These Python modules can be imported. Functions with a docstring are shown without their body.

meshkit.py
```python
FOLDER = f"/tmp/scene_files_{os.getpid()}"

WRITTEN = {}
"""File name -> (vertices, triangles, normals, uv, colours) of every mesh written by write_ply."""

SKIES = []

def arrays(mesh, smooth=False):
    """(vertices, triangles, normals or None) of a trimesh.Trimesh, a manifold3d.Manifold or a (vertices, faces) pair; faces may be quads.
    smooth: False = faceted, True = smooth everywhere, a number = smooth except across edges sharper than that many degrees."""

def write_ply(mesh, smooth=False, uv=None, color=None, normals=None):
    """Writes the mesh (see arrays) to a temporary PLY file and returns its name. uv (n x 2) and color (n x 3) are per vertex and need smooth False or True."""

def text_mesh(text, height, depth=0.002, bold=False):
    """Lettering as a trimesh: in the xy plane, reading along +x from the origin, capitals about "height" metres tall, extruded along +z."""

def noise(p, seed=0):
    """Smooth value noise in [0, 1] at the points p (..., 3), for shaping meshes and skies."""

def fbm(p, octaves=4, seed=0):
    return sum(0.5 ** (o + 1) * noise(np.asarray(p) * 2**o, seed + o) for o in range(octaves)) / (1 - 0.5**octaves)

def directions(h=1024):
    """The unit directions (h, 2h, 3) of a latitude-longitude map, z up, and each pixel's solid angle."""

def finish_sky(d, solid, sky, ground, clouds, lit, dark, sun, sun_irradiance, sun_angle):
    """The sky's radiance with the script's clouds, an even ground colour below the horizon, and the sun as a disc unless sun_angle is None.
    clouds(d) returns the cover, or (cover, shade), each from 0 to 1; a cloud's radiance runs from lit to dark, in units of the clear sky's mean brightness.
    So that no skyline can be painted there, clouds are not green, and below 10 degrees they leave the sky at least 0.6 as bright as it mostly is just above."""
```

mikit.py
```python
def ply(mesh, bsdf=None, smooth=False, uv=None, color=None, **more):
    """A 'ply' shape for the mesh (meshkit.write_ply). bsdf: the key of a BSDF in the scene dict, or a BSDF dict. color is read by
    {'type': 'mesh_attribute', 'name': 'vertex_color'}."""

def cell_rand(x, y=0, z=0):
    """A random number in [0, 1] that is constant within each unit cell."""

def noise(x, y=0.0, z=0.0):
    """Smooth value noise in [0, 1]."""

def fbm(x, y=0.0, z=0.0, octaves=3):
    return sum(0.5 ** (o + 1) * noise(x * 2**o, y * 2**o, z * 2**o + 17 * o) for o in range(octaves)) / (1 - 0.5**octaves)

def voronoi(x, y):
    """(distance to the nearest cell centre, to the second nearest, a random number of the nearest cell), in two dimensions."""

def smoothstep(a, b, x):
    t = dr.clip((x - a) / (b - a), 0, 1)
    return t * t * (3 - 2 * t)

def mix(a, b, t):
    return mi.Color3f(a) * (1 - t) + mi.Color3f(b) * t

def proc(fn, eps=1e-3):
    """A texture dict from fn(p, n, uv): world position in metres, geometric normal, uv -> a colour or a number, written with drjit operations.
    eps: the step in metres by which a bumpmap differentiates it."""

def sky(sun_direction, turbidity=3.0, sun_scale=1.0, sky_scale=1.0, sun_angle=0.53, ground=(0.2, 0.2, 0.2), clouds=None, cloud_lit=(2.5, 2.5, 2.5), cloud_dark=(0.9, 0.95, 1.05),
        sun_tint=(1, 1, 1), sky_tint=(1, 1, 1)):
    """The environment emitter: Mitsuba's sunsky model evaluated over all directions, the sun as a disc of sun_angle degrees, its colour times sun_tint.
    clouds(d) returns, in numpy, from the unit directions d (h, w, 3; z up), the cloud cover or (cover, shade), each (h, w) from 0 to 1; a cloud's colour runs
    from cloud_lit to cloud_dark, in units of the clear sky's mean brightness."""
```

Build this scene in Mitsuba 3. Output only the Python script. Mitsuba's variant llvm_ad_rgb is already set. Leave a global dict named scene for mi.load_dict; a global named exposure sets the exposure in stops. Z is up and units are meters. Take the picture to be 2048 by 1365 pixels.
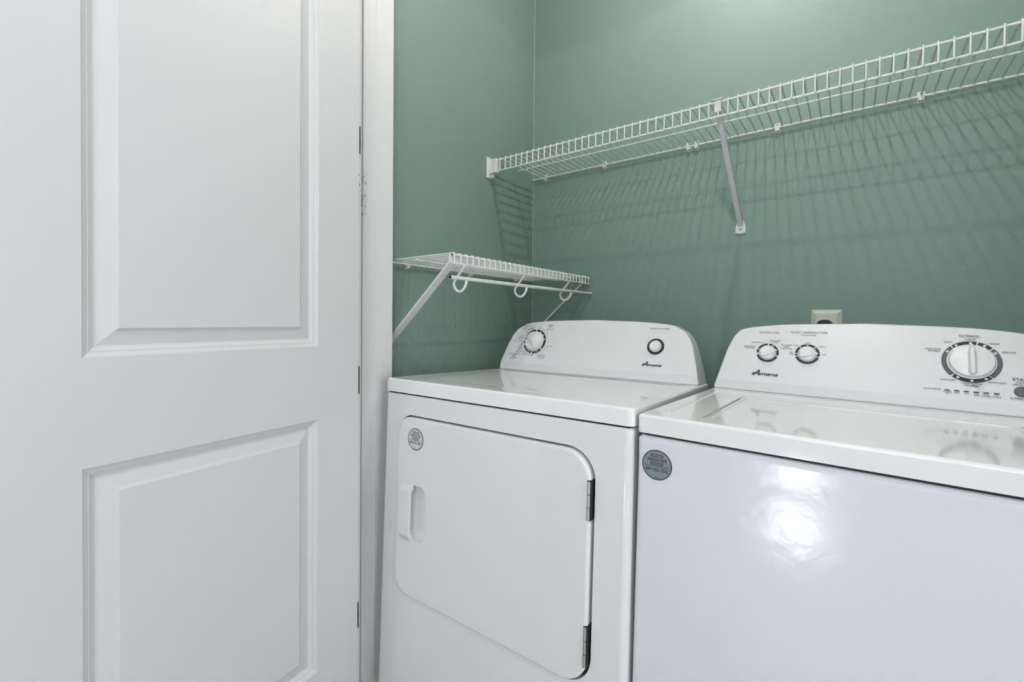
import math
import numpy as np
import trimesh
import manifold3d as m3
import shapely.geometry as sg
import drjit as dr
import mitsuba as mi
import mikit
import meshkit
from scipy.spatial.transform import Rotation as R

T = mi.ScalarTransform4f
scene, labels = {}, {}

# ------------------------------------------------------------------ camera, lights, exposure
exposure = 0.55
FOC, PPX, PPY = 904.65, -8.75, -27.46
CAM = np.array([1.17236, -1.74476, 1.0821])
yaw, pit, rol = math.radians(36.98439), math.radians(-0.76883), math.radians(0.48715)
fwd = np.array([-math.sin(yaw) * math.cos(pit), math.cos(yaw) * math.cos(pit), math.sin(pit)])
rgt = np.cross(fwd, [0, 0, 1]); rgt /= np.linalg.norm(rgt)
upv = np.cross(rgt, fwd)
rgt, upv = math.cos(rol) * rgt + math.sin(rol) * upv, -math.sin(rol) * rgt + math.cos(rol) * upv
Mc = np.eye(4); Mc[:3, 0], Mc[:3, 1], Mc[:3, 2], Mc[:3, 3] = -rgt, upv, fwd, CAM
scene['camera'] = {'type': 'perspective', 'fov': math.degrees(2 * math.atan(1024 / FOC)), 'fov_axis': 'x', 'near_clip': 0.02, 'far_clip': 60.0,
                   'principal_point_offset_x': -PPX / 2048, 'principal_point_offset_y': -PPY / 1365, 'to_world': T(Mc)}
CLOSET_LAMP, CLOSET_POWER = (0.92, -0.58, 2.655), (2150, 1990, 1820)
HALL_LAMP, HALL_POWER = (1.15, -1.92, 2.64), (1550, 1530, 1510)
ADDED_GLOBE, ADDED_GLOBE_POWER = (0.96, -2.28, 0.30), (14.5, 14.9, 15.7)  # unseen globe, added to make the highlight on the washer front
FILL_WINDOW_POWER = (3.2, 3.35, 3.5)
FILL_WINDOW_POWER_2 = (3.55, 3.95, 4.15)

# ------------------------------------------------------------------ helpers
def cat(ms): return trimesh.util.concatenate([m for m in ms if m is not None])
def tm(man):
    m = man.to_mesh(); return trimesh.Trimesh(np.array(m.vert_properties[:, :3]), np.array(m.tri_verts), process=False)
def add(key, mesh, mat, smooth=False, mtx=None, label=None, category=None, group=None, kind=None):
    base, k = key, 0
    while key in scene: k += 1; key = f'{base}_{k:03d}'
    if isinstance(mesh, m3.Manifold): mesh = tm(mesh)
    if mtx is not None:
        mesh = mesh.copy(); mesh.apply_transform(mtx)
    scene[key] = mikit.ply(mesh, mat, smooth=smooth)
    note(key, label, category, group, kind)
    return key
def note(key, label=None, category=None, group=None, kind=None):
    d = {k: v for k, v in (('label', label), ('category', category), ('group', group), ('kind', kind)) if v}
    if d: labels[key] = d
def add_each(key, meshes, mat, mtx=None, label=None):
    for m in meshes: add(key, m, mat, mtx=mtx, label=label)
def place(key, shape, mtx):
    base, k = key, 0
    while key in scene: k += 1; key = f'{base}_{k:03d}'
    scene[key] = {**shape, 'to_world': T(np.asarray(mtx, float))}
    return key
def mv(x=0, y=0, z=0):
    m = np.eye(4); m[:3, 3] = (x, y, z); return m
def box(x0, x1, y0, y1, z0, z1):
    m = trimesh.creation.box((x1 - x0, y1 - y0, z1 - z0)); m.apply_translation(((x0 + x1) / 2, (y0 + y1) / 2, (z0 + z1) / 2)); return m
def mbox(x0, x1, y0, y1, z0, z1): return m3.Manifold.cube((x1 - x0, y1 - y0, z1 - z0)).translate((x0, y0, z0))
def rbox(x0, x1, y0, y1, z0, z1, r, seg=24):
    s = m3.Manifold.sphere(r, seg)
    return m3.Manifold.batch_hull([s.translate((x, y, z)) for x in (x0 + r, x1 - r) for y in (y0 + r, y1 - r) for z in (z0 + r, z1 - r)])
def rrect(x0, x1, y0, y1, r, n=10):
    r = np.broadcast_to(r, 4); c = []   # radii: (x0,y0) (x1,y0) (x1,y1) (x0,y1)
    for (cx, cy, a, q) in ((x0 + r[0], y0 + r[0], 180, r[0]), (x1 - r[1], y0 + r[1], 270, r[1]), (x1 - r[2], y1 - r[2], 0, r[2]), (x0 + r[3], y1 - r[3], 90, r[3])):
        for t in np.radians(np.linspace(a, a + 90, n)): c.append((cx + q * math.cos(t), cy + q * math.sin(t)))
    return c
def prism(poly, h, mtx=None):
    man = m3.Manifold.extrude(m3.CrossSection([np.asarray(poly, float)], m3.FillRule.NonZero), h)
    return man.transform(np.asarray(mtx, float)[:3]) if mtx is not None else man
XZ = np.array([[1, 0, 0, 0], [0, 0, -1, 0], [0, 1, 0, 0], [0, 0, 0, 1.0]])      # (x,y,h) -> (x,-h,y): outline seen from the front, thickness towards -y
def tube(pts, r, n=10, cap=True):
    p = np.asarray(pts, float); t = np.gradient(p, axis=0); t /= np.linalg.norm(t, axis=1, keepdims=True)
    a = np.cross(t[0], [0.3, 0.9, 0.2] if abs(t[0][1]) < 0.8 else [1, 0.1, 0.2]); a /= np.linalg.norm(a)
    ang = np.arange(n) * 2 * math.pi / n; vs = []
    for i in range(len(p)):
        a = a - t[i] * (a @ t[i]); a /= np.linalg.norm(a); b = np.cross(t[i], a)
        sc = 1.0
        if 0 < i < len(p) - 1:
            u, w = p[i] - p[i - 1], p[i + 1] - p[i]; cs = (u @ w) / (np.linalg.norm(u) * np.linalg.norm(w)); sc = 1
        vs.append(p[i] + r * sc * (np.cos(ang)[:, None] * a + np.sin(ang)[:, None] * b))
    v = np.vstack(vs); f = []
    for i in range(len(p) - 1):
        for j in range(n):
            q = [i * n + j, i * n + (j + 1) % n, (i + 1) * n + (j + 1) % n, (i + 1) * n + j]; f += [[q[0], q[1], q[2]], [q[0], q[2], q[3]]]
    if cap:
        v = np.vstack([v, p[0], p[-1]]); c0, c1 = len(v) - 2, len(v) - 1
        for j in range(n):
            f.append([c0, (j + 1) % n, j]); f.append([c1, (len(p) - 1) * n + j, (len(p) - 1) * n + (j + 1) % n])
    return trimesh.Trimesh(v, f, process=False)
def union(ms): return tm(m3.Manifold.batch_boolean([m if isinstance(m, m3.Manifold) else m3.Manifold(m3.Mesh(np.asarray(m.vertices, np.float32), np.asarray(m.faces, np.uint32))) for m in ms], m3.OpType.Add))
def lathe(profile, n=48):
    pr = np.asarray(profile, float); ang = np.arange(n) * 2 * math.pi / n
    v = np.stack([pr[:, 0][:, None] * np.cos(ang), pr[:, 0][:, None] * np.sin(ang), np.broadcast_to(pr[:, 1][:, None], (len(pr), n))], -1).reshape(-1, 3)
    f = []
    for i in range(len(pr) - 1):
        for j in range(n):
            q = [i * n + j, i * n + (j + 1) % n, (i + 1) * n + (j + 1) % n, (i + 1) * n + j]; f += [[q[0], q[1], q[2]], [q[0], q[2], q[3]]]
    return trimesh.Trimesh(v, f, process=False)
def frame(o, x, y):
    x, y = np.asarray(x, float), np.asarray(y, float); m = np.eye(4); m[:3, 0], m[:3, 1], m[:3, 2], m[:3, 3] = x, y, np.cross(x, y), o; return m
def sector(r0, r1, a0, a1, h=0.0004, n=None):
    n = n or max(4, int(abs(a1 - a0) / 4)); t = np.radians(np.linspace(a0, a1, n))
    poly = [(r1 * math.cos(a), r1 * math.sin(a)) for a in t] + [(r0 * math.cos(a), r0 * math.sin(a)) for a in t[::-1]]
    return tm(prism(poly, h))
def disc(x, y, r, h, n=24):
    m = trimesh.creation.cylinder(r, h, sections=n); m.apply_translation((x, y, h / 2)); return m
def text(s, cx, cy, height, bold=False, depth=0.0003, width=None, rot=0, align='c', shear=0):
    m = meshkit.text_mesh(s, height, depth, bold); b = m.bounds; w = b[1][0] - b[0][0]
    m.apply_translation((-(b[0][0] + b[1][0]) / 2, -height / 2, 0))
    sx = 1 if width is None else width / w
    m.vertices[:, 0] = m.vertices[:, 0] * sx + shear * m.vertices[:, 1]
    if align == 'l': m.apply_translation((w * sx / 2, 0, 0))
    if align == 'r': m.apply_translation((-w * sx / 2, 0, 0))
    if rot: m.apply_transform(trimesh.transformations.rotation_matrix(math.radians(rot), (0, 0, 1)))
    m.apply_translation((cx, cy, 0)); return m
def logo(cx, base, width, height):
    A = meshkit.text_mesh('A', height, 0.0004, True); mana = meshkit.text_mesh('mana', height * 0.54, 0.0004, True)
    for m, w0, w1 in ((A, 0.02, 0.27), (mana, 0.27, 0.95)):
        b = m.bounds; m.vertices[:, 0] = (m.vertices[:, 0] - b[0][0]) / (b[1][0] - b[0][0]) * (w1 - w0) * width + w0 * width + 0.42 * m.vertices[:, 1]
    bar = box(0.0, 0.27 * width, height * 0.27, height * 0.42, 0, 0.0004)
    foot = tm(prism([(-.06 * width, 0), (.01 * width, 0), (.10 * width, height * .45), (.05 * width, height * .45)], .0004))
    m = cat([A, mana, bar, foot]); m.apply_translation((cx - width / 2, base, 0)); return m
def rot_euler(yw, rl, tl, o):
    m = np.eye(4); m[:3, :3] = R.from_euler('zyx', [yw, rl, tl], degrees=True).as_matrix(); m[:3, 3] = o; return m

# ------------------------------------------------------------------ materials
def rgb(*c): return {'type': 'rgb', 'value': list(c)}
def paint(name, col, alpha=0.2, ior=1.5):
    scene[name] = {'type': 'twosided', 'bsdf': {'type': 'roughplastic', 'distribution': 'ggx', 'alpha': alpha, 'int_ior': ior, 'nonlinear': False,
                   'diffuse_reflectance': col if isinstance(col, dict) else rgb(*col)}}
def bumpy(name, col, fn, scale, alpha, eps=1e-3, ior=1.5):
    scene[name] = {'type': 'twosided', 'bsdf': {'type': 'bumpmap', 'arbitrary': mikit.proc(fn, eps), 'scale': scale,
                   'bsdf': {'type': 'roughplastic', 'distribution': 'ggx', 'alpha': alpha, 'int_ior': ior, 'nonlinear': False, 'diffuse_reflectance': col if isinstance(col, dict) else rgb(*col)}}}
def wall_bump(p, n, uv): return mikit.fbm(p.x * 220 + p.y * 35, p.z * 220, p.y * 220, 2)
def green_col(p, n, uv):
    f = mikit.fbm(p.x * 3, p.y * 3, p.z * 3, 2)
    return mikit.mix((0.236, 0.356, 0.304), (0.252, 0.374, 0.322), f)
bumpy('green_paint', mikit.proc(green_col), wall_bump, 0.0006, 0.32)
paint('white_wall_paint', (0.82, 0.82, 0.81), 0.4)
paint('ceiling_paint', (0.80, 0.80, 0.79), 0.5)
def door_col(p, n, uv):   # paint knocked off along the hinge edge
    d_ = dr.sqrt(dr.square(p.x - 0.1165) + dr.square(p.y + 1.0085)); near = mikit.smoothstep(.0050, .0036, d_)
    a_ = mikit.smoothstep(.70, .76, mikit.noise(p.z * 150, p.y * 500, 5.0)) * mikit.smoothstep(.4, .5, mikit.noise(p.z * 22, 3.0, 5.0)) * mikit.smoothstep(1.27, 1.29, p.z) * mikit.smoothstep(1.50, 1.46, p.z)
    return mikit.mix((0.71, 0.71, 0.72), (0.12, 0.12, 0.13), a_ * near)
paint('door_paint', mikit.proc(door_col), 0.22)
def jamb_col(p, n, uv):   # scuffs and chipped paint along the hinge side
    a = mikit.noise(p.z * 170, p.y * 500, 3.0); b = mikit.smoothstep(0.68, 0.74, a) * mikit.smoothstep(0.35, 0.45, mikit.noise(p.z * 14, 1.0, 7.0))
    near = mikit.smoothstep(-0.9535, -0.9550, p.y) * mikit.smoothstep(1.25, 1.3, p.z) * mikit.smoothstep(1.52, 1.48, p.z)
    return mikit.mix((0.78, 0.78, 0.785), (0.2, 0.2, 0.21), b * near * 0.8)
paint('jamb_paint', mikit.proc(jamb_col), 0.25)
paint('enamel', (0.67, 0.67, 0.68), 0.006)
paint('enamel_lit_top', (0.74, 0.74, 0.745), 0.006)  # same enamel, paler: the light falling on the tops is put into the colour
def orange_peel(p, n, uv): return mikit.noise(p.x * 70, p.y * 70, p.z * 55) * 0.8 + mikit.noise(p.x * 210, p.y * 210, p.z * 210) * 0.22
bumpy('enamel_front', (0.655, 0.66, 0.695), orange_peel, 0.00026, 0.03)
paint('console_plastic', (0.71, 0.71, 0.72), 0.10)
paint('knob_plastic', (0.76, 0.77, 0.77), 0.10)
paint('wire_coating', (0.90, 0.915, 0.895), 0.25)
paint('bracket_paint', (0.90, 0.88, 0.91), 0.3)
paint('clip_plastic', (0.80, 0.81, 0.79), 0.25)
paint('black_print', (0.012, 0.012, 0.018), 0.3)
paint('grey_print', (0.16, 0.16, 0.17), 0.4)
paint('dial_grey', (0.13, 0.135, 0.14), 0.3)
paint('dark_gap', (0.02, 0.02, 0.022), 0.5)
paint('sticker_white', (0.66, 0.68, 0.69), 0.2)
paint('sticker_grey', (0.23, 0.28, 0.30), 0.2)
paint('sticker_ink', (0.01, 0.012, 0.03), 0.3)
paint('outlet_plastic', (0.55, 0.56, 0.47), 0.15)
paint('rubber_black', (0.012, 0.012, 0.012), 0.3)
paint('galvanised', (0.45, 0.44, 0.42), 0.3)
scene['hinge_metal'] = {'type': 'twosided', 'bsdf': {'type': 'roughconductor', 'alpha': 0.18, 'material': 'Al', 'specular_reflectance': rgb(.62, .62, .63)}}
scene['steel'] = {'type': 'twosided', 'bsdf': {'type': 'roughconductor', 'alpha': 0.25, 'material': 'Cr'}}
def floor_col(p, n, uv):
    g = mikit.fbm(p.x * 6, p.y * 60, 0.0, 3); return mikit.mix((0.54, 0.49, 0.43), (0.66, 0.61, 0.54), g)
paint('floor_wood', mikit.proc(floor_col), 0.25)

# ------------------------------------------------------------------ the room
CEIL, HEAD = 2.76, 2.46
XR, JX, JX2 = 1.74, 0.07, 1.64          # closet right wall; opening from jamb to jamb
YB, YF = -0.862, -0.968                  # back and front face of the front wall
HX0, HX1, HY = -1.6, 3.4, -3.00          # the hall the camera stands in
add('floor', box(HX0 - .1, HX1 + .1, HY - .1, .1, -.06, 0), 'floor_wood', label='wooden hall floor running into the closet', kind='structure')
add('ceiling', box(HX0 - .1, HX1 + .1, HY - .1, .1, CEIL, CEIL + .06), 'ceiling_paint', label='white ceiling over closet and hall', kind='structure')
add('wall_back', box(-.1, XR + .1, 0, .1, 0, CEIL), 'green_paint', label='sage green back wall of the laundry closet', kind='structure')
add('wall_left', box(-.1, 0, YB, 0, 0, CEIL), 'green_paint', label='sage green left wall of the laundry closet', kind='structure')
add('wall_right', box(XR, XR + .1, YB, 0, 0, CEIL), 'green_paint', label='sage green right wall of the laundry closet', kind='structure')
fw = trimesh.util.concatenate([box(HX0, JX - .018, YF, YB, 0, CEIL), box(JX2 + .018, HX1, YF, YB, 0, CEIL), box(JX - .018, JX2 + .018, YF, YB, HEAD + .018, CEIL)])
add('wall_front', fw, 'white_wall_paint', label='white front wall around the closet opening', kind='structure')
add('wall_hall_left', box(HX0 - .1, HX0, HY, YF, 0, CEIL), 'white_wall_paint', label='white hall end wall', kind='structure')
VX0, VX1, VZ0, VZ1 = 0.85, 2.25, 1.10, 2.30  # unseen window, added as soft cool fill for the back wall
add('wall_hall', cat([box(HX0, VX0, HY - .1, HY, 0, CEIL), box(VX1, HX1, HY - .1, HY, 0, CEIL), box(VX0, VX1, HY - .1, HY, 0, VZ0), box(VX0, VX1, HY - .1, HY, VZ1, CEIL)]), 'white_wall_paint', label='white hall wall opposite the closet', kind='structure')
add('added_window_2__frame', cat([box(x0, x1, HY - .08, HY + .01, z0, z1) for x0, x1, z0, z1 in ((VX0, VX0 + .04, VZ0, VZ1), (VX1 - .04, VX1, VZ0, VZ1), (VX0 + .04, VX1 - .04, VZ0, VZ0 + .04), (VX0 + .04, VX1 - .04, VZ1 - .04, VZ1), (1.53, 1.57, VZ0 + .04, VZ1 - .04))]), 'white_wall_paint')
note('added_window_2', 'added frosted window opposite the closet, unseen, glowing as fill light', kind='structure')
k = add('added_window_2__pane', trimesh.Trimesh([(VX0 + .02, HY - .06, VZ0 + .02), (VX1 - .02, HY - .06, VZ0 + .02), (VX1 - .02, HY - .06, VZ1 - .02), (VX0 + .02, HY - .06, VZ1 - .02)], [[0, 2, 1], [0, 3, 2]], process=False), 'sticker_white', label='frosted pane glowing as added fill light')
scene[k]['emitter'] = {'type': 'area', 'radiance': rgb(*FILL_WINDOW_POWER_2)}
WY0, WY1, WZ0, WZ1 = -2.05, -1.08, 0.25, 2.30  # unseen window, added to light the open door from the right
hw = [box(HX1, HX1 + .1, HY, WY0, 0, CEIL), box(HX1, HX1 + .1, WY1, YF, 0, CEIL), box(HX1, HX1 + .1, WY0, WY1, 0, WZ0), box(HX1, HX1 + .1, WY0, WY1, WZ1, CEIL)]
add('wall_hall_right', cat(hw), 'white_wall_paint', label='white hall end wall round the added window', kind='structure')
wf = cat([box(HX1 - .01, HX1 + .08, q0, q1, z0, z1) for q0, q1, z0, z1 in ((WY0, WY0 + .04, WZ0, WZ1), (WY1 - .04, WY1, WZ0, WZ1), (WY0 + .04, WY1 - .04, WZ0, WZ0 + .04), (WY0 + .04, WY1 - .04, WZ1 - .04, WZ1), (WY0 + .04, WY1 - .04, 1.28, 1.32))])
add('added_window_1__frame', wf, 'white_wall_paint'); note('added_window_1', 'added frosted window at the hall end, unseen, glowing as fill light', kind='structure')
pane = trimesh.Trimesh([(HX1 + .06, WY0 + .02, WZ0 + .02), (HX1 + .06, WY1 - .02, WZ0 + .02), (HX1 + .06, WY1 - .02, WZ1 - .02), (HX1 + .06, WY0 + .02, WZ1 - .02)], [[0, 2, 1], [0, 3, 2]], process=False)
k = add('added_window_1__pane', pane, 'sticker_white', label='frosted pane glowing as added fill light')
scene[k]['emitter'] = {'type': 'area', 'radiance': rgb(*FILL_WINDOW_POWER)}

scene['caulk'] = {'type': 'twosided', 'bsdf': {'type': 'diffuse', 'reflectance': rgb(.40, .48, .43)}}
add('trim_6', box(0, .0016, -.0016, 0, 0, CEIL), 'caulk', label='thin pale caulk line in the wall corner', kind='structure')
# jambs of the closet opening
jl = cat([tm(rbox(JX - .018, JX, YF, YB, 0, HEAD, .0025, 12)), tm(rbox(JX - .004, JX + .0015, YF + .042, YB + .0002, 0, HEAD, .0012, 12))])
add('trim_1', jl, 'jamb_paint', smooth=35, label='white painted door jamb at the left side of the closet opening', kind='structure')
add('trim_2', tm(rbox(JX2, JX2 + .018, YF, YB, 0, HEAD, .0025, 12)), 'jamb_paint', smooth=35, label='white painted right door jamb of the closet', kind='structure')
add('trim_3', tm(rbox(JX - .018, JX2 + .018, YF, YB, HEAD, HEAD + .018, .0025, 12)), 'jamb_paint', smooth=35, label='white painted head jamb of the closet', kind='structure')
add('trim_4', tm(rbox(JX - .062, JX - .006, YF - .014, YF, 0, HEAD + .056, .003, 12)), 'jamb_paint', smooth=35, label='white casing on the hall side of the left jamb', kind='structure')
add('trim_5', tm(rbox(JX2 + .006, JX2 + .062, YF - .014, YF, 0, HEAD + .056, .003, 12)), 'jamb_paint', smooth=35, label='white casing on the hall side of the right jamb', kind='structure')

# ------------------------------------------------------------------ the open panel door
a = math.radians(6.54394)
E0 = np.array([0.115, -1.0098, 0.0])
DM = frame(E0, (math.sin(a), -math.cos(a), 0), (0, 0, 1))      # local: x from the hinge edge towards the camera, y up, z = the face normal
DM[:3, 2] = (-math.cos(a), -math.sin(a), 0) if DM[0, 2] < 0 else DM[:3, 2]
flip = DM[0, 2] < 0
W, H, TH = 0.695, 2.425, 0.035
PX0, PX1 = 0.1262, 0.5684
PANELS = [(0.2045, 0.8343), (1.0156, 2.285)]
PROFILE = [(0.0, 0.0), (0.0016, -0.0022), (0.0085, -0.0062), (0.0100, -0.0062), (0.0108, -0.0080), (0.0180, -0.0118), (0.0205, -0.0120), (0.0440, -0.0062), (0.0490, -0.0012)]
def door_mesh():
    V, F = [], []
    def quad(p):
        b = len(V); V.extend(p); F.extend([[b, b + 1, b + 2], [b, b + 2, b + 3]])
    X0, y0 = 0.0, 0.012
    xs, ys = [X0, PX0, PX1, W], [y0, PANELS[0][0], PANELS[0][1], PANELS[1][0], PANELS[1][1], H]
    for i in range(3):
        for j in range(5):
            if i == 1 and j in (1, 3): continue
            quad([(xs[i], ys[j], 0), (xs[i + 1], ys[j], 0), (xs[i + 1], ys[j + 1], 0), (xs[i], ys[j + 1], 0)])
    for (p0, p1) in PANELS:
        prev = None
        for d, h in PROFILE:
            cur = [(PX0 + d, p0 + d, h), (PX1 - d, p0 + d, h), (PX1 - d, p1 - d, h), (PX0 + d, p1 - d, h)]
            if prev:
                for q in range(4): quad([prev[q], prev[(q + 1) % 4], cur[(q + 1) % 4], cur[q]])
            prev = cur
        quad(prev)
    # bevelled hinge edge, back and sides
    e1, e2 = -0.0005, -0.0105
    quad([(X0, y0, 0), (X0, H, 0), (e1, H, -.0012), (e1, y0, -.0012)])
    quad([(e1, y0, -.0012), (e1, H, -.0012), (e2, H, -.0035), (e2, y0, -.0035)])
    quad([(e2, y0, -.0035), (e2, H, -.0035), (e2, H, -TH), (e2, y0, -TH)])
    quad([(e2, y0, -TH), (e2, H, -TH), (W, H, -TH), (W, y0, -TH)])
    quad([(W, y0, 0), (W, y0, -TH), (W, H, -TH), (W, H, 0)])
    quad([(e2, H, -TH), (e2, H, -.0035), (X0, H, 0), (W, H, 0)]); quad([(e2, H, -TH), (W, H, 0), (W, H, -TH), (W, H, -TH)])
    quad([(e2, y0, -TH), (W, y0, -TH), (W, y0, 0), (X0, y0, 0)])
    return trimesh.Trimesh(V, F, process=False)
if flip: DM[:3, 2] *= -1
add('door_1__leaf', door_mesh(), 'door_paint', mtx=DM)
note('door_1', 'white painted moulded panel door standing open beside the closet', kind='structure')
for z0, z1 in ((0.242, 0.311), (0.882, 0.957), (1.530, 1.603), (2.18, 2.255)):
    add('door_1__hinge', cat([box(-.0028, .0008, z0, z1, -.003, .0006)]), 'dark_gap', mtx=DM, label='narrow dark hinge slot')

# ------------------------------------------------------------------ wire shelves
WR, RR = 0.0021, 0.0033
def rail(p0, p1, r=RR, n=10): return tube([p0, p1], r, n)
def arc_path(pts, rad, n=5):
    pts = [np.array(p, float) for p in pts]; out = [pts[0]]
    for i in range(1, len(pts) - 1):
        u, w = pts[i - 1] - pts[i], pts[i + 1] - pts[i]; lu, lw = np.linalg.norm(u), np.linalg.norm(w); u /= lu; w /= lw
        q0, q1 = pts[i] + u * rad, pts[i] + w * rad
        for t in np.linspace(0, 1, n): out.append((1 - t) ** 2 * q0 + 2 * t * (1 - t) * pts[i] + t * t * q1)
    return out + [pts[-1]]
def clip_mesh():   # a small wall clip: back plate with a screw boss and a hook under the rail; local z up, wall plane at y=0, towards -y
    m = [tm(rbox(-.0085, .0085, -.003, -.0005, -.016, .017, .0012, 8)), tm(rbox(-.0065, .0065, -.013, -.002, -.0125, -.0075, .0018, 8)), tm(rbox(-.0065, .0065, -.014, -.0105, -.011, .001, .0015, 8)),
         tm(rbox(-.0055, .0055, -.009, -.002, .004, .0075, .0012, 8))]
    return union(m)
def screw_mesh(r=.0032): return lathe([(0.0001, .0026), (r * .5, .0025), (r * .55, .0012), (r * .6, .0025), (r * .85, .0018), (r, 0.0)], 16)
CLIP = mikit.ply(clip_mesh(), 'clip_plastic', smooth=30)
SCR = mikit.ply(screw_mesh(), 'galvanised', smooth=30)
SCREW_BACK = frame((0, -.0028, .0115), (1, 0, 0), (0, 0, 1))    # axis towards -y

# long shelf on the back wall
S = 'wire_shelf'
Z, D, LIP = 1.7300, 0.3128, 0.0435
X0s, X1s = 0.050, 1.70
note(S, 'long white wire shelf running along the green back wall above the machines', 'shelf')
add(f'{S}__wall_rail', rail((0.004, -.0115, Z), (X1s, -.0115, Z)), 'wire_coating', smooth=40)
add(f'{S}__front_rail', rail((0.022, -D, Z - .001), (X1s, -D, Z - .001)), 'wire_coating', smooth=40)
add(f'{S}__front_rail', rail((0.022, -D, Z - LIP), (X1s, -D, Z - LIP)), 'wire_coating', smooth=40)
add(f'{S}__middle_rail', rail((0.035, -D + .1455, Z - .0048), (X1s, -D + .1455, Z - .0048), .0028), 'wire_coating', smooth=40)
lw = tube(arc_path([(0, -D - .0045, -LIP - .002), (0, -D - .0045, .0036), (0, -.0125, .0036), (0, -.0098, -.004)], .0035, 4), WR, 8)
LW = mikit.ply(lw, 'wire_coating', smooth=50)
x = 0.0523
while x < X1s: place(f'{S}__cross_wire', LW, mv(x, 0, Z)); x += 0.02604
for cx in (0.0687, 0.3566, 0.6916, 0.7198, 0.9746, 1.3284, 1.62):
    k = place(f'{S}__wall_clip', CLIP, mv(cx, 0, Z))
    place(f'{k}__screw', SCR, mv(cx, 0, Z) @ SCREW_BACK)
# end bracket on the left wall
eb = union([tm(rbox(.0005, .004, -.341, -.299, 1.660, 1.743, .0015, 8)), tm(rbox(.003, .0400, -.327, -.3045, 1.6775, 1.7345, .002, 8)), tm(rbox(.002, .016, -.315, -.303, 1.722, 1.738, .002, 8)), tm(rbox(.002, .016, -.315, -.303, 1.664, 1.682, .002, 8))])
ek = add(f'{S}__end_bracket', eb, 'clip_plastic', smooth=30, label='white plastic end bracket fixed to the left wall')
for zz in (1.7335, 1.6685): place(f'{ek}__screw', SCR, frame((.0035, -.309, zz), (0, 1, 0), (0, 0, 1)))
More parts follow.
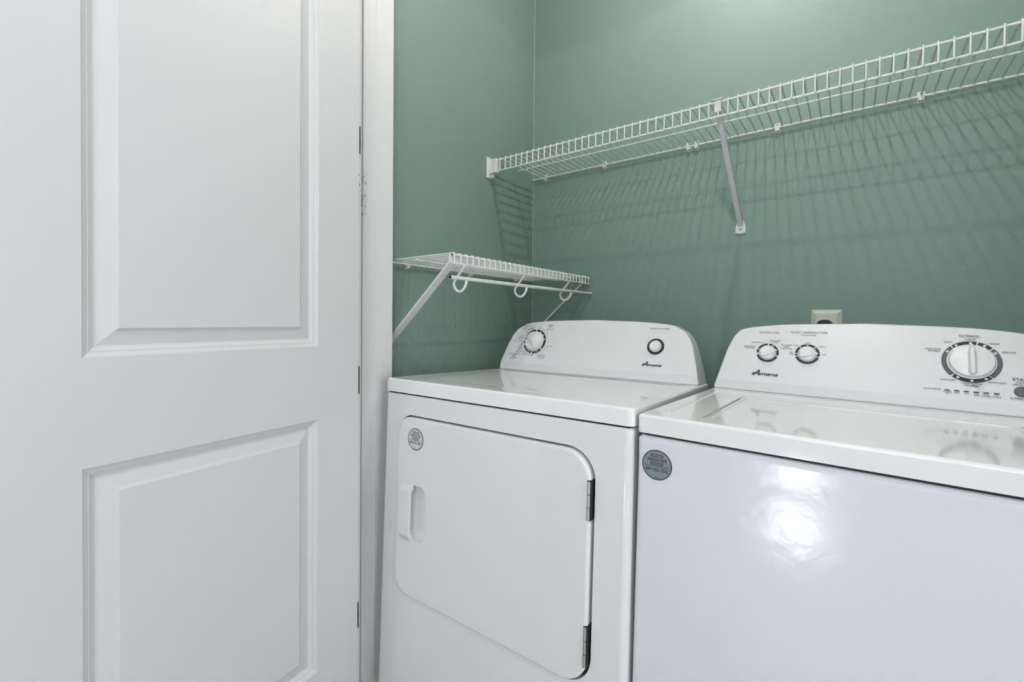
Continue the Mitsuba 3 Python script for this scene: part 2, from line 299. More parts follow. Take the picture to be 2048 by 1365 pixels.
# diagonal support brace
def brace(name, p_top, p_foot, wdt, thk, side, mat='bracket_paint'):
    p0, p1 = np.array(p_top, float), np.array(p_foot, float); d = p1 - p0; L = np.linalg.norm(d); d /= L
    s = np.array(side, float); n = np.cross(d, s); n /= np.linalg.norm(n); s = np.cross(n, d)
    ch = sg.Polygon([(-wdt / 2, -thk / 2), (wdt / 2, -thk / 2), (wdt / 2, thk / 2), (-wdt / 2, thk / 2)]).buffer(.0008)
    m = trimesh.creation.extrude_polygon(ch, L, engine='earcut'); M = np.eye(4); M[:3, 0], M[:3, 1], M[:3, 2], M[:3, 3] = s, n, d, p0
    m.apply_transform(M); return m
bm = cat([brace('b', (0.8565, -D + .006, Z - .016), (0.8690, -.006, 1.4230), .0125, .0055, (1, 0, 0)),
          brace('b', (0.8565 - .006, -D + .006, Z - .016), (0.8690 - .006, -.006, 1.4230), .0016, .012, (1, 0, 0)),
          brace('b', (0.8565 + .006, -D + .006, Z - .016), (0.8690 + .006, -.006, 1.4230), .0016, .012, (1, 0, 0)),
          tm(rbox(.842, .873, -D - .008, -D + .004, Z + .004, Z + .0075, .0015, 8)), tm(rbox(.848, .867, -D - .002, -D + .010, Z - .03, Z + .006, .0015, 8))])
bk = add(f'{S}__support_brace', bm, 'bracket_paint', smooth=30, label='grey diagonal support brace down to the wall')
fp = prism([(-.0155, -.016), (-.004, -.019), (.006, -.019), (.0155, -.016), (.0155, .006), (.0085, .027), (-.0085, .027), (-.0155, .006)], .005, XZ)
add(f'{bk}__foot', fp, 'clip_plastic', mtx=mv(.869, -.0004, 1.411), label='white foot plate screwed to the wall')
place(f'{bk}__screw', SCR, frame((.869, -.0052, 1.4075), (1, 0, 0), (0, 0, 1)))

# short shelf on the left wall with a hanging rod
S2 = 'wire_shelf_001'
Z2, D2, LIP2, Y0, Y1 = 1.2665, 0.2958, 0.0245, -0.8385, -0.006
note(S2, 'short white wire shelf with a hanging rod on the green left wall', 'shelf')
add(f'{S2}__wall_rail', rail((.0115, Y0, Z2), (.0115, Y1, Z2)), 'wire_coating', smooth=40)
add(f'{S2}__front_rail', rail((D2, Y0, Z2 - .001), (D2, Y1, Z2 - .001)), 'wire_coating', smooth=40)
add(f'{S2}__front_rail', rail((D2, Y0, Z2 - LIP2), (D2, Y1, Z2 - LIP2)), 'wire_coating', smooth=40)
add(f'{S2}__middle_rail', rail((.146, Y0, Z2 - .0048), (.146, Y1, Z2 - .0048), .0028), 'wire_coating', smooth=40)
sw = tube(arc_path([(D2 + .0045, 0, -LIP2 - .002), (D2 + .0045, 0, .0036), (.0125, 0, .0036), (.0098, 0, -.004)], .0035, 4), WR, 8)
SW = mikit.ply(sw, 'wire_coating', smooth=50)
y = -0.834
while y < -.012: place(f'{S2}__cross_wire', SW, mv(0, y, Z2)); y += 0.02604
RC = frame((0, 0, 0), (0, 1, 0), (-1, 0, 0)); RZ = np.eye(4); RZ[:3, :3] = [[0, -1, 0], [1, 0, 0], [0, 0, 1]]
for cy in (-.749, -.437, -.142):
    M = mv(0, cy, Z2) @ RZ
    k = place(f'{S2}__wall_clip', CLIP, M); place(f'{k}__screw', SCR, M @ SCREW_BACK)
RX, RZZ = 0.3000, 1.2017
add(f'{S2}__hanging_rod', cat([rail((RX, -.8490, RZZ), (RX, -.006, RZZ), .0055, 16), tm(m3.Manifold.sphere(.0068, 20).translate((RX, -.008, RZZ)))]), 'wire_coating', smooth=40, label='white hanging rod under the shelf lip')
for rx_, rz_, rr_ in ((D2, Z2 - .001, .0030), (RX, RZZ, .0046)):
    add(f'{S2}__tube_end_shade', tm(m3.Manifold.cylinder(.0012, rr_, rr_, 16).rotate((90, 0, 0)).translate((rx_, (Y0 if rx_ == D2 else -.8490) + .0002, rz_))), 'rubber_black', label='dark disc for the shaded opening of the tube')  # black disc paints the shade inside the open tube end
hp = [(D2 + .001, 0, Z2 - LIP2 - .002), (.2780, 0, 1.2170), (.2600, 0, 1.1970), (.2575, 0, 1.1865), (.2620, 0, 1.1755), (.2735, 0, 1.1672), (.2860, 0, 1.1672), (.2960, 0, 1.1740), (.3030, 0, 1.1840), (.3055, 0, 1.1965)]
ctrl = np.array(hp); tt = np.linspace(0, len(hp) - 1, 60)
from scipy.interpolate import PchipInterpolator, CubicSpline
hpath = np.stack([CubicSpline(np.arange(len(hp)), ctrl[:, i])(tt) for i in range(3)], 1)
HK = mikit.ply(tube(hpath, .0040, 10), 'wire_coating', smooth=50)
for yy in (-.79, -.49, -.185): place(f'{S2}__rod_hook', HK, mv(0, yy, 0))
add(f'{S2}__support_brace', cat([brace('b', (.290, -.826, Z2 - .017), (.004, -.826, 1.005), .0250, .0045, (0, 1, 0)), tm(rbox(.281, .293, -.838, -.806, Z2 - .022, Z2 + .004, .0015, 8)), tm(rbox(.0005, .006, -.836, -.816, .97, 1.02, .002, 8))]), 'bracket_paint', smooth=30, label='grey diagonal brace at the near end')
add(f'{S2}__support_brace', cat([brace('b', (.290, -.055, Z2 - .022), (.004, -.055, .990), .0105, .006, (0, 1, 0)), tm(rbox(.281, .293, -.068, -.042, Z2 - .022, Z2 + .004, .0015, 8)), tm(rbox(.0005, .006, -.066, -.044, .955, 1.005, .002, 8))]), 'clip_plastic', smooth=30, label='white diagonal brace in the corner')

# ------------------------------------------------------------------ appliances: shared pieces
CT, ST = math.cos(math.radians(20)), math.sin(math.radians(20))
def console_hull(cx, half, z_half, depth_back, cb, r=.005):
    """Rounded, convex control console: arched outline seen from the front, face leaning back 20 degrees with a steeper kick below."""
    pts = []
    zs = np.array([q[0] for q in z_half]); hs = np.array([q[1] for q in z_half])
    sm = PchipInterpolator(zs, hs)
    zmax = zs[-1]
    zz = np.concatenate([[0.0, .032], np.linspace(.06, zs[-3], 8), zs[-3] + (zmax - zs[-3]) * np.sin(np.linspace(0.1, 1, 14) * math.pi / 2)])
    def facey(z): return cb + z * ST / CT if z > .032 else cb + .032 * ST / CT - (.032 - z) * math.tan(math.radians(1))
    sph = np.array(trimesh.creation.icosphere(3, r).vertices)
    for z in zz:
        h = max(float(sm(z)) - r, 0.0)
        if z >= zmax - 1e-9: h = 0
        for s in (-1, 1):
            for yq in (facey(z) + r, depth_back - r):
                zq = max(z - r, r * 0.2) if z > .02 else z + r
                pts.append(sph + np.array([cx + s * h, yq + (0.0), zq]))
    m = m3.Manifold.hull_points(np.vstack(pts)); return tm(m)
def knob(r, h, grip='ridge', w=.010, rot=0):
    """Dial: skirted disc with a raised grip, axis +z, one solid."""
    base = m3.Manifold.revolve(m3.CrossSection([[(0, 0), (r * 1.06, 0), (r * 1.06, .0022), (r * 1.0, .0032), (r * .97, h * .55), (r * .93, h * .72), (r * .6, h * .86), (0, h * .92)]]), 64)
    sp = lambda q, x, y, z: m3.Manifold.sphere(q, 24).translate((x, y, z))
    if grip == 'bar':
        g = m3.Manifold.batch_hull([sp(w * .42, 0, q, h * 1.30) for q in (-r * .80, r * .55)] + [sp(w * .22, 0, r * .92, h * .95)] + [sp(w * .66, 0, q, h * .62) for q in (-r * .62, r * .30)])
    elif grip == 'flat':   # broad pointer, nearly as wide as the disc, narrowing to the mark
        g = m3.Manifold.batch_hull([sp(.0014, q, e, h * 1.15) for q, e in ((-r * .50, -r * .70), (r * .50, -r * .70), (-r * .42, r * .35), (r * .42, r * .35))] + [sp(.0012, 0, r * 1.22, h * .6), sp(.0012, -r * .62, -r * .72, h * .5), sp(.0012, r * .62, -r * .72, h * .5)])
    else:
        g = m3.Manifold.batch_hull([sp(.0010, 0, q, h * e) for q, e in ((-r * .90, .90), (r * .98, .92), (0, 1.26), (r * .5, 1.14))] + [sp(.0010, q, -r * .62, h * .78) for q in (-w, w)])
    return tm((base + g).rotate((0, 0, rot)))
def zrot(d): return trimesh.transformations.rotation_matrix(math.radians(d), (0, 0, 1))
def sticker(parent, M, cx, cy, r, face, lines):
    """A round register sticker, lying in the xz front plane of the appliance."""
    F = M @ frame((cx, -.0002, cy), (1, 0, 0), (0, 0, 1))
    F2 = M @ frame((cx, -.0002, cy), (1, 0, 0), (0, 0, 1))
    k = add(f'{parent}__round_sticker', disc(0, 0, r, .0004, 48), face, mtx=F2, label='round printed registration sticker')
    ink = [sector(r * .94, r, 0, 360, .0006, 72)]
    ink += [text('REGISTER', 0, r * .60, r * .20, True, .0006, r * .88), text('ENREGISTRER', 0, r * .33, r * .20, True, .0006, r * 1.27), text('REGISTRE', 0, r * .07, r * .20, True, .0006, r * .86), box(-r * .82, r * .82, -r * .115, -r * .08, 0, .0006),
            text('888-900-3381', 0, -r * .32, r * .21, True, .0006, r * 1.5), box(-r * .16, r * .16, -r * .87, -r * .83, 0, .0006)]
    add(f'{k}__print', cat(ink), 'sticker_ink', mtx=F2)

# ------------------------------------------------------------------ dryer
DR = 'dryer'
note(DR, 'white front loading clothes dryer with a square door, standing left of the washing machine', 'dryer')
MD = rot_euler(1.26529, 0.10672, -1.88179, (0.10531, -0.91199, 0.91645))
w, d, h, cb = 0.7368, 0.6574, 0.0368, 0.54085
def vround(x0, x1, y0, y1, z0, z1, r, e=.004, seg=48):   # box with rounded upright edges (radius r) and slightly eased ends
    s = m3.Manifold.batch_hull([m3.Manifold.cylinder(z1 - z0 - 2 * e, r, r, seg).translate((x, y, z0 + e)) for x in (x0 + r, x1 - r) for y in (y0 + r, y1 - r)])
    t = m3.Manifold.batch_hull([m3.Manifold.cylinder(z1 - z0, r - e, r - e, seg).translate((x, y, z0)) for x in (x0 + r, x1 - r) for y in (y0 + r, y1 - r)])
    return m3.Manifold.batch_hull([s, t])
def lid_hull(x0, x1, y0, y1, z0, z1, rv, re):
    """Top panel: upright corner radius rv, top edge radius re."""
    tor = []
    for x in (x0 + rv, x1 - rv):
        for y in (y0 + rv, y1 - rv):
            for ph in np.linspace(0, 90, 6):
                rr = rv - re + re * math.cos(math.radians(ph)); zq = z1 - re + re * math.sin(math.radians(ph))
                tor.append([(x + rr * math.cos(t), y + rr * math.sin(t), zq) for t in np.linspace(0, 2 * math.pi, 41)[:-1]])
            tor.append([(x + rv * math.cos(t), y + rv * math.sin(t), z0) for t in np.linspace(0, 2 * math.pi, 41)[:-1]])
    return m3.Manifold.hull_points(np.vstack(tor))
body = vround(.002, w - .002, 0.0, d, -.905 + .02, -h - .0045, .016)
dx0, dx1, dz0, dz1 = .0715, .6545, -.5795, -.0985
rad = (.052, .062, .062, .045)       # at (x0,z0) (x1,z0) (x1,z1) (x0,z1)
hole = prism(rrect(dx0 - .003, dx1 + .0060, dz0 - .0035, dz1 + .004, np.array(rad) + .003, 14), .030, XZ).translate((0, .028, 0))
body = body - hole
add(f'{DR}__cabinet', body, 'enamel', smooth=30, mtx=MD)
pan = m3.Manifold.hull_points(np.array([(px, py, .001) for px, py in rrect(.016, w - .016, .030, cb - .012, .02, 6)] + [(px, py, -.0018) for px, py in rrect(.024, w - .024, .085, cb - .022, .02, 6)]))
add(f'{DR}__top_panel', lid_hull(0, w, 0, d, -h, 0, .014, .006) - pan, 'enamel_lit_top', smooth=30, mtx=MD)
add(f'{DR}__gap_shade', box(.012, w - .012, .008, d - .01, -h - .006, -h + .001), 'dark_gap', mtx=MD)  # dark box standing in for the shade in the gap under the top
# door of the dryer
def dome(x0, x1, z0, z1, r4, y_front, y_back, re):
    pts = []
    for ph in np.linspace(0, 90, 6):
        ins = re * (1 - math.cos(math.radians(ph))); yy = y_front + re * (1 - math.sin(math.radians(ph)))
        pts.append([(px, yy, pz) for px, pz in rrect(x0 + ins, x1 - ins, z0 + ins, z1 - ins, np.array(r4) - ins, 14)])
    pts.append([(px, y_back, pz) for px, pz in rrect(x0, x1, z0, z1, r4, 14)])
    return m3.Manifold.hull_points(np.vstack(pts))
door = dome(dx0, dx1, dz0, dz1, rad, -.0105, .020, .007)
pk = m3.Manifold.batch_hull([m3.Manifold.sphere(1, 28).scale((.024, .022, .026)).translate((xx, -.0105, zz)) for xx in (.140, .163) for zz in (-.303, -.397)])
door = door - pk
dk = add(f'{DR}__door', door, 'enamel', smooth=32, mtx=MD)
grip = m3.Manifold.batch_hull([m3.Manifold.sphere(.0016, 14).translate(q) for q in [(px, yy, pz) for (x0_, x1_, z0_, z1_, yy) in ((.0990, .1385, -.4265, -.2775, -.0095), (.0990, .1385, -.4265, -.2775, -.0130), (.1015, .1385, -.4110, -.2930, -.0225)) for px in (x0_, x1_) for pz in (z0_, z1_)]])
cut = m3.Manifold.batch_hull([m3.Manifold.cylinder(.03, .012, .012, 24).rotate((90, 0, 0)).translate((.1465, .0, zz)) for zz in (-.300, -.404)]).translate((0, -.012, 0))
grip = grip - (m3.Manifold.batch_hull([m3.Manifold.sphere(.011, 24).translate((.141, -.006, zz)) for zz in (-.302, -.402)]))
add(f'{dk}__handle', grip, 'console_plastic', smooth=30, mtx=MD, label='white moulded pull handle')
for z0, z1 in ((-.236, -.1566), (-.531, -.451)):
    segs, n = [], 3
    for i in range(n):
        a0, a1 = z0 + (z1 - z0) * i / n + .0006, z0 + (z1 - z0) * (i + 1) / n - .0006
        c = trimesh.creation.cylinder(.0031, a1 - a0, sections=20); c.apply_translation((dx1 - .0022, -.0125, (a0 + a1) / 2)); segs.append(c)
    segs.append(box(dx1 - .0046, dx1 - .0012, -.0118, -.009, z0, z1))
    segs.append(box(dx1 - .001, dx1 + .0008, -.010, .02, z0, z1))
    add(f'{DR}__hinge_gap', box(dx1 - .0068, dx1 + .0020, -.0108, .012, z0 - .001, z1 + .001), 'dark_gap', mtx=MD)
    add(f'{dk}__hinge', cat(segs), 'hinge_metal', smooth=35, mtx=MD, label='metal barrel hinge')
add(f'{DR}__door_gap_shade', prism(rrect(dx0 - .0022, dx1 + .0052, dz0 - .0027, dz1 + .0032, np.array(rad) + .002, 12), .006, XZ), 'dark_gap', mtx=MD @ mv(0, .0195, 0))  # dark sheet painting the shade at the bottom of the door recess
sticker(DR, MD @ mv(0, -.0107, 0), .1436, -.154, .0292, 'sticker_white', 0)
def feet(name, M, w_, d_, zl):
    for fx in (.06, w_ - .06):
        for fy in (.06, d_ - .06):
            p = (M @ np.array([fx, fy, zl, 1]))[:3]
            add(f'{name}__foot', tm(m3.Manifold.cylinder(p[2] + .004, .018, .018, 20).translate((p[0], p[1], 0))), 'rubber_black', smooth=30)
feet(DR, MD, w, d, -.885)
# console
ck = add(f'{DR}__control_console', console_hull(w / 2 - .005, .366, [(0, .366), (.095, .3465), (.147, .325), (.1755, .285), (.188, .19), (.1935, .0)], d - .002, cb), 'console_plastic', smooth=13, mtx=MD)
CF = MD @ frame((0, cb, 0), (1, 0, 0), (0, ST, CT))      # console face: x, s, outwards
kc, ks = .138, .1175
arcs = [(96, 172), (180, 192), (205, 262), (270, 318), (326, 88 + 360)]
add_each(f'{ck}__dial_ring', [sector(.0395, .0475, a0, a1) for a0, a1 in arcs], 'black_print', mtx=CF @ mv(kc, ks, 0), label='black segmented ring printed round the dial')
tick = [disc(.0425 * math.cos(math.radians(t)), .0425 * math.sin(math.radians(t)), .0024, .0007, 12) for t in (62, 38, 14, 222, 236, 249, 284, 298)]
add_each(f'{ck}__dial_mark', tick, 'console_plastic', mtx=CF @ mv(kc, ks, 0))
add(f'{ck}__dial_knob', knob(.0372, .018, 'ridge', .026, 70), 'knob_plastic', smooth=35, mtx=CF @ mv(kc, ks, .0003))
add(f'{ck}__button_ring', sector(.0190, .0268, 0, 360, .0005, 48), 'black_print', mtx=CF @ mv(.5918, .1168, 0), label='black ring round the start button')
add(f'{ck}__start_button', lathe([(.0192, 0), (.0192, .004), (.0170, .006), (.0160, .011), (.0142, .0132), (.0001, .0138)], 40), 'knob_plastic', smooth=35, mtx=CF @ mv(.5918, .1168, .0002))
add(f'{ck}__lettering_logo', logo(.589, .0512, .0615, .0142), 'black_print', mtx=CF, label='black script lettering')
tx = [text('PUSH TO START', .598, .1778, .0046, False, width=.0635)]
for (s, cx, cy, wd, ht) in (('AUTOMATIC', .0905, .1812, .047, .0042), ('DRY', .0905, .1735, .0145, .0042), ('high heat', .0885, .1656, .033, .0034),
                            ('TIMED', .1935, .1835, .0255, .0042), ('DRY', .1925, .1755, .0145, .0042), ('high heat', .1925, .1678, .033, .0034),
                            ('AUTOMATIC', .0602, .0643, .047, .0042), ('DRY', .0603, .0556, .0145, .0042), ('low heat', .0603, .0470, .030, .0034),
                            ('AIR DRY', .1809, .0624, .0325, .0042), ('no heat', .1798, .0550, .027, .0034),
                            ('off', .1474, .1712, .0085, .0040), ('off', .1865, .0888, .0085, .0040), ('off', .1387, .0640, .0085, .0040), ('off', .0811, .1033, .0085, .0040),
                            ('60', .1671, .1655, .0055, .0035), ('40', .1857, .1510, .0055, .0035), ('20', .1945, .1274, .0055, .0035), ('cool down', .2030, .0999, .0245, .0034),
                            ('20', .1735, .0793, .0055, .0035), ('40', .1616, .0705, .0055, .0035), ('energy preferred', .0825, .0741, .040, .0033), ('less dry', .0800, .0826, .018, .0033),
                            ('more dry', .0745, .0920, .022, .0033), ('very dry', .1040, .0660, .020, .0033), ('energy', .1130, .1712, .017, .0032), ('preferred', .1105, .1665, .020, .0032), ('less', .0962, .1575, .010, .0032), ('dry', .0935, .1520, .008, .0032),
                            ('more dry', .0800, .1420, .019, .0032), ('damp', .0770, .1345, .014, .0032), ('dry signal', .0730, .1300, .022, .0032), ('cool', .0745, .1180, .012, .0032)):
    tx.append(text(s, cx, cy, ht, False, width=wd))
add_each(f'{ck}__lettering', tx, 'grey_print', mtx=CF, label='small grey printed lettering')

# ------------------------------------------------------------------ washing machine
WA = 'washing_machine'
note(WA, 'white top loading washing machine with three dials, standing right of the dryer', 'washing machine')
SC = 0.955
o2 = CAM + SC * (np.array([0.83057, -0.8475, 0.89617]) - CAM)
MW = rot_euler(-0.93877, 0.52, -1.21427, o2)
w2, d2, h2, cb2 = .699, .668, .03755 * SC, .5865 * SC
wb = vround(.0015, w2 - .0015, .0005, d2, -.868, -h2 - .0045, .012, .006)
lx0, lx1, ly0, ly1 = .1075, .585, .047, .425
deck = lid_hull(0, w2, -.001, d2, -h2, 0, .010, .007)
rec = prism(rrect(lx0 - .0025, lx1 + .0025, ly0 - .0025, ly1 + .0025, .014, 8), .02).translate((0, 0, -.008))
def roll_mesh(man, zs, fn):
    """The cabinet cut into level rings and warped, so that its top edge rolls out and back."""
    m = tm(man)
    for z in zs[1:-1]:
        v, f = slice_edges(m.vertices, m.faces, z); m = trimesh.Trimesh(v, f, process=False)
    m.vertices = fn(m.vertices); return m
def slice_edges(v, f, z):
    v = [tuple(p) for p in np.asarray(v)]; out, cache = [], {}
    def mid(a, b):
        k = (min(a, b), max(a, b))
        if k not in cache:
            p, q = np.array(v[a]), np.array(v[b]); t = (z - p[2]) / (q[2] - p[2]); v.append(tuple(p + t * (q - p))); cache[k] = len(v) - 1
        return cache[k]
    for tri in np.asarray(f):
        s_ = [np.sign(v[i][2] - z) if abs(v[i][2] - z) > 1e-9 else 0 for i in tri]
        if min(s_) >= 0 or max(s_) <= 0: out.append(list(tri)); continue
        poly = []
        for i in range(3):
            a_, b_ = tri[i], tri[(i + 1) % 3]; poly.append((a_, s_[i]))
            if s_[i] * s_[(i + 1) % 3] < 0: poly.append((mid(a_, b_), 0))
        for side in (1, -1):
            pl = [i for i, q in poly if q * side >= 0]
            for i in range(1, len(pl) - 1): out.append([pl[0], pl[i], pl[i + 1]])
    return np.array(v), np.array(out)
def bead(pts, r, sink):
    return m3.Manifold.batch_boolean([m3.Manifold.batch_hull([m3.Manifold.sphere(r, 14).translate((p[0], p[1], -sink)), m3.Manifold.sphere(r, 14).translate((q[0], q[1], -sink))]) for p, q in zip(pts[:-1], pts[1:])], m3.OpType.Add)
def roll(v):
    v = np.array(v); s_ = v[:, 2] + h2          # below the deck
    t_ = np.clip((s_ + .062) / .048, 0, 1); f = .5 * .085 * .048 * t_ ** 2
    u_ = np.clip((s_ + .0125) / .008, 0, 1); f = f - .0045 * u_ ** 2
    v[:, 1] -= f * (v[:, 1] < .02); return v
zsl = [-.868, -.6, -.3] + list(np.linspace(-.12, -h2 - .0045, 28))
add(f'{WA}__cabinet', roll_mesh(wb, zsl, roll), 'enamel_front', smooth=30, mtx=MW)
t = np.radians(np.linspace(180, 90, 8)); cu = [(.075 + .040 * math.cos(q), .455 + .040 * math.sin(q)) for q in t]
deck = (deck - rec) + bead([(.0430, .056)] + cu + [(.62, .497)], .0055, .0035)
dk2 = tm(deck); dk2.vertices[:, 1] += np.where(dk2.vertices[:, 1] < .03, np.clip(-dk2.vertices[:, 2] - .004, 0, 1) * .062, 0)
add(f'{WA}__top_deck', dk2, 'enamel_lit_top', smooth=28, mtx=MW)
add(f'{WA}__gap_shade', box(.012, w2 - .012, .008, d2 - .01, -h2 - .006, -h2 + .001), 'dark_gap', mtx=MW)  # dark filling for the shaded gap below the deck
lidm = lid_hull(lx0, lx1, ly0, ly1, -.010, -.0012, .012, .004)
inner = prism(rrect(lx0 + .010, lx1 - .010, ly0 + .012, ly1 - .012, .010, 8), .01).translate((0, 0, -.0027))
add(f'{WA}__lid', lidm - inner, 'enamel_lit_top', smooth=28, mtx=MW, label='flat white lid')
zw = [(0, .350), (.06, .3366), (.1375, .3156), (.172, .2946), (.1885, .200), (.196, 0)]
wk = add(f'{WA}__control_console', console_hull(.3525, .350, zw, d2 - .002, cb2), 'console_plastic', smooth=13, mtx=MW)
WF = MW @ frame((0, cb2, 0), (1, 0, 0), (0, ST, CT))
def dial(parent, frame_, cx, cy, r0, r1, arcs, mat, kr, kh, rotk, grip='flat', dots=(), dr=.002, w=.009, label=None):
    M = frame_ @ mv(cx, cy, 0)
    add_each(f'{parent}__dial_ring', [sector(r0, r1, a0, a1) for a0, a1 in arcs], mat, mtx=M, label=label)
    if dots: add_each(f'{parent}__dial_mark', [disc((r0 + r1) / 2 * math.cos(math.radians(t)), (r0 + r1) / 2 * math.sin(math.radians(t)), dr, .0007, 14) for t in dots], 'console_plastic', mtx=M)
    add(f'{parent}__dial_knob', knob(kr, kh, grip, w, rotk), 'knob_plastic', smooth=35, mtx=M @ mv(0, 0, .0003))
dial(wk, WF, .1349, .1163, .0218, .0272, [(92, 185), (197, 335), (345, 444)], 'black_print', .0196, .012, -75, dots=(60, 157, 185), label='black segmented ring round the water level dial')
dial(wk, WF, .2284, .1180, .0222, .0278, [(-12, 192), (200, 340)], 'black_print', .0200, .012, -90, dots=(90, 48, 132, 180), label='black segmented ring round the temperature dial')
big = WF @ mv(.5393, .1192, 0)
add_each(f'{wk}__dial_ring', [sector(.0408, .0490, a0, a1) for a0, a1 in ((78, 130), (45, 74), (229, 311))], 'black_print', mtx=big, label='black arcs round the large cycle dial')
add_each(f'{wk}__dial_ring', [sector(.0408, .0490, a0, a1) for a0, a1 in ((134, 225), (-46, 41))], 'black_print', mtx=big, label='grey arcs round the large cycle dial')
add_each(f'{wk}__dial_arc', [sector(.0418, .0480, a0, a1, .0006) for a0, a1 in ((136, 223), (-44, 39))], 'dial_grey', mtx=big, label='grey arc round the large cycle dial')
add_each(f'{wk}__dial_mark', [disc(.0447 * math.cos(math.radians(t)), .0447 * math.sin(math.radians(t)), .0027, .0008, 16) for t in (90, 122, 60, 30, 150, 240, 270, 300)], 'console_plastic', mtx=big)
add(f'{wk}__dial_knob', knob(.0385, .016, 'bar', .012, 0), 'knob_plastic', smooth=35, mtx=big @ mv(0, 0, .0003))
tx = []
for (s, cx, cy, wd, ht) in (('WATER LEVEL', .1361, .1768, .0520, .0050), ('WASH TEMPERATURE', .2287, .1800, .0842, .0050), ('all cold rinses', .2290, .1726, .0340, .0036),
                            ('auto sensing', .1075, .1463, .0290, .0036), ('auto sensing', .0890, .1339, .0290, .0036), ('+ extra rinse', .0890, .1288, .0270, .0036),
                            ('deep water', .1520, .1530, .0255, .0036), ('wash', .1525, .1482, .0130, .0036), ('deep water', .1790, .1415, .0265, .0036), ('wash', .1790, .1360, .0130, .0036), ('+ extra rinse', .1790, .1312, .0285, .0036),
                            ('cool', .2283, .1504, .0110, .0036), ('cold', .2012, .1424, .0110, .0036), ('warm', .2590, .1409, .0145, .0036), ('hot', .2650, .1190, .0090, .0036), ('tap', .1915, .1210, .0080, .0036), ('cold', .1915, .1160, .0105, .0036),
                            ('NORMAL', .5388, .1808, .0345, .0060), ('regular', .5391, .1735, .0180, .0038), ('heavy', .5025, .1660, .0150, .0038), ('casual', .5765, .1648, .0165, .0038), ('delicate', .5985, .1454, .0210, .0038),
                            ('bulky items', .4765, .1475, .0270, .0038), ('& sheets', .4785, .1425, .0205, .0038), ('drain/spin', .5005, .0737, .0255, .0038), ('clean washer', .5389, .0682, .0340, .0038), ('with', .5315, .0630, .0100, .0036), ('rinse/spin', .5790, .0742, .0260, .0038),
                            ('cycle status', .4740, .0500, .0285, .0038), ('sensing', .4990, .0452, .0135, .0026), ('fill', .4990, .0416, .0050, .0026), ('wash', .5144, .0450, .0095, .0026), ('rinse', .5298, .0446, .0095, .0026), ('final', .5453, .0448, .0085, .0026), ('spin', .5453, .0412, .0080, .0026),
                            ('cycle', .5606, .0447, .0095, .0026), ('complete', .5606, .0411, .0160, .0026), ('lid', .5764, .0447, .0050, .0026), ('locked', .5764, .0411, .0125, .0026)):
    tx.append(text(s, cx, cy, ht, False, width=wd))
add_each(f'{wk}__lettering', tx, 'grey_print', mtx=WF, label='small grey printed lettering')
bt = [text('START', .6145, .0845, .0060, True, width=.0270), text('PAUSE', .6145, .0775, .0036, False, width=.0150), text('UNLOCK LID', .6145, .0728, .0036, False, width=.0265), text('CANCEL', .6115, .0420, .0046, False, width=.0300), text('affresh', .5440, .0630, .0040, True, width=.0130, shear=.3)]
add_each(f'{wk}__lettering', bt, 'dial_grey', mtx=WF, label='dark printed lettering by the start button')
for i, cx in enumerate((.4988, .5144, .5298, .5453, .5606, .5764)):
    add(f'{wk}__indicator_light', tm(m3.Manifold.batch_hull([m3.Manifold.cylinder(.0012, .0012, .0010, 14).translate((cx + q, .0488, 0)) for q in (-.0033, .0033)])), 'black_print', smooth=30, mtx=WF)
add(f'{wk}__start_button', lathe([(.0112, 0), (.0112, .002), (.0100, .0042), (.0060, .0056), (.0001, .0060)], 36), 'dial_grey', smooth=40, mtx=WF @ mv(.6135, .0572, 0), label='dark grey round start button')
add(f'{wk}__lettering_logo', logo(.1345, .0495, .0630, .0152), 'black_print', mtx=WF, label='black script lettering')
sticker(WA, MW, .0412, -.0925, .0284, 'sticker_grey', 0)
feet(WA, MW, w2, d2, -.868)

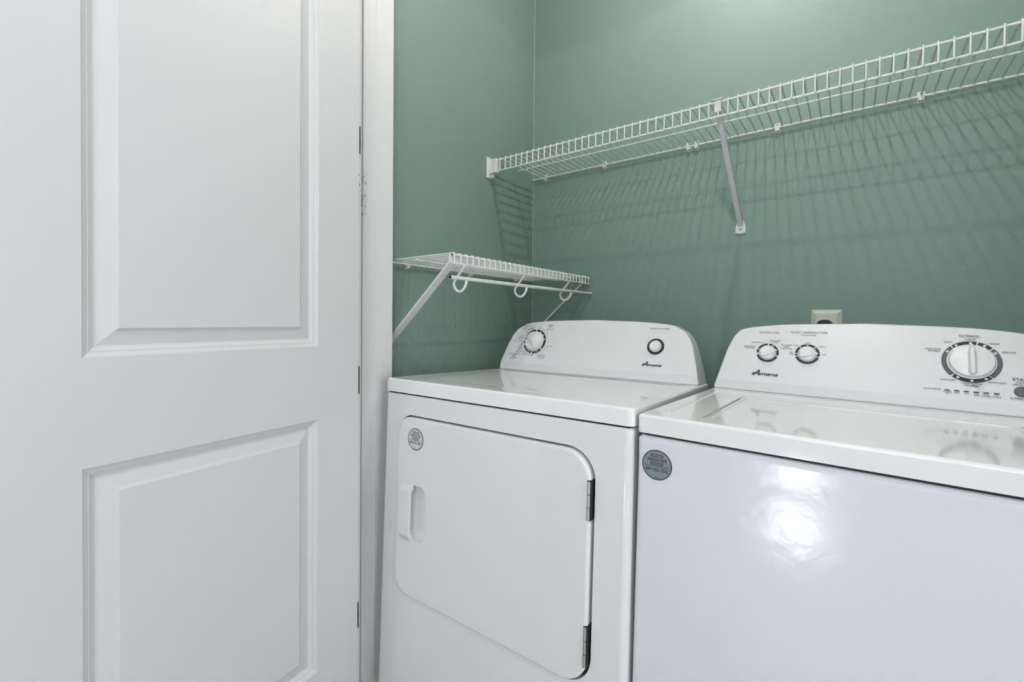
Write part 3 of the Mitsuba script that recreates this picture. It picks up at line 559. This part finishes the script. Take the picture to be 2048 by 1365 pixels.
# ------------------------------------------------------------------ outlet and plug behind the washing machine
ox0, ox1, oz1 = 1.0765, 1.1565, 1.1262
oz0 = oz1 - .124
pts = []
for ins, yy in ((0, -.0005), (0, -.003), (.006, -.0045), (.012, -.0075), (.014, -.0075)):
    pts += [(px, yy, pz) for px in (ox0 + ins, ox1 - ins) for pz in (oz0 + ins, oz1 - ins)]
ok = add('wall_outlet__cover_plate', m3.Manifold.hull_points(np.array(pts)), 'outlet_plastic')
note('wall_outlet', 'ivory wall outlet on the green wall just above the washing machine console', 'outlet')
add('wall_outlet__socket_face', lathe([(.027, 0), (.027, .002), (.0255, .003), (.0245, .003), (.0235, .0015), (.022, .0015), (.0001, .0015)], 40), 'outlet_plastic', smooth=30, mtx=frame(((ox0 + ox1) / 2 - .004, -.0075, oz0 + .070), (1, 0, 0), (0, 0, 1)))
pm = m3.Manifold.batch_hull([m3.Manifold.cylinder(.034, .0165, .0150, 24).rotate((90, 0, 0)).translate(((ox0 + ox1) / 2 - .004 + q, -.0095, oz0 + .076)) for q in (-.004, .004)])
pk2 = add('power_plug__body', pm, 'rubber_black', smooth=30)
cx = (ox0 + ox1) / 2 - .004
add('power_plug__cord', tube([(cx, -.040, oz0 + .072), (cx, -.055, oz0 + .05), (cx + .005, -.065, oz0), (cx + .02, -.07, oz0 - .15), (cx + .03, -.07, oz0 - .5)], .0045, 10), 'rubber_black', smooth=40)
note('power_plug', 'black plug pushed into the wall outlet behind the washing machine', 'plug')

# ------------------------------------------------------------------ lamps
def lamp(name, pos, power, r, label, cupr):
    note(name, label, 'lamp')
    add(f'{name}__base', lathe([(0.0001, 0), (cupr, 0), (cupr, -.02), (cupr * .6, -.035), (.02, -.04), (.0001, -.04)], 40), 'ceiling_paint', smooth=30, mtx=mv(pos[0], pos[1], CEIL - .0005))
    k = add(f'{name}__bulb', trimesh.creation.icosphere(2, r), 'sticker_white', smooth=True, mtx=mv(*pos))
    scene[k]['emitter'] = {'type': 'area', 'radiance': rgb(*power)}
    add(f'{name}__stem', tm(m3.Manifold.cylinder(CEIL - .03 - pos[2] - r * .8, .012, .012, 16).translate((pos[0], pos[1], pos[2] + r * .8))), 'ceiling_paint', smooth=30)
lamp('closet_lamp', CLOSET_LAMP, CLOSET_POWER, .016, 'bare bulb in a white holder on the closet ceiling', .06)
lamp('hall_lamp', HALL_LAMP, HALL_POWER, .018, 'bare bulb in a white holder on the hall ceiling', .06)
note('added_globe', 'added low white globe on the hall floor, unseen, for the washer highlight', 'lamp')
k = add('added_globe__globe', trimesh.creation.icosphere(3, .09), 'sticker_white', smooth=True, mtx=mv(*ADDED_GLOBE))
scene[k]['emitter'] = {'type': 'area', 'radiance': rgb(*ADDED_GLOBE_POWER)}
add('added_globe__base', lathe([(.0001, 0), (.11, 0), (.11, .015), (.03, .03), (.02, ADDED_GLOBE[2] - .12), (.0001, ADDED_GLOBE[2] - .12)], 40), 'ceiling_paint', smooth=30, mtx=mv(ADDED_GLOBE[0], ADDED_GLOBE[1], 0))
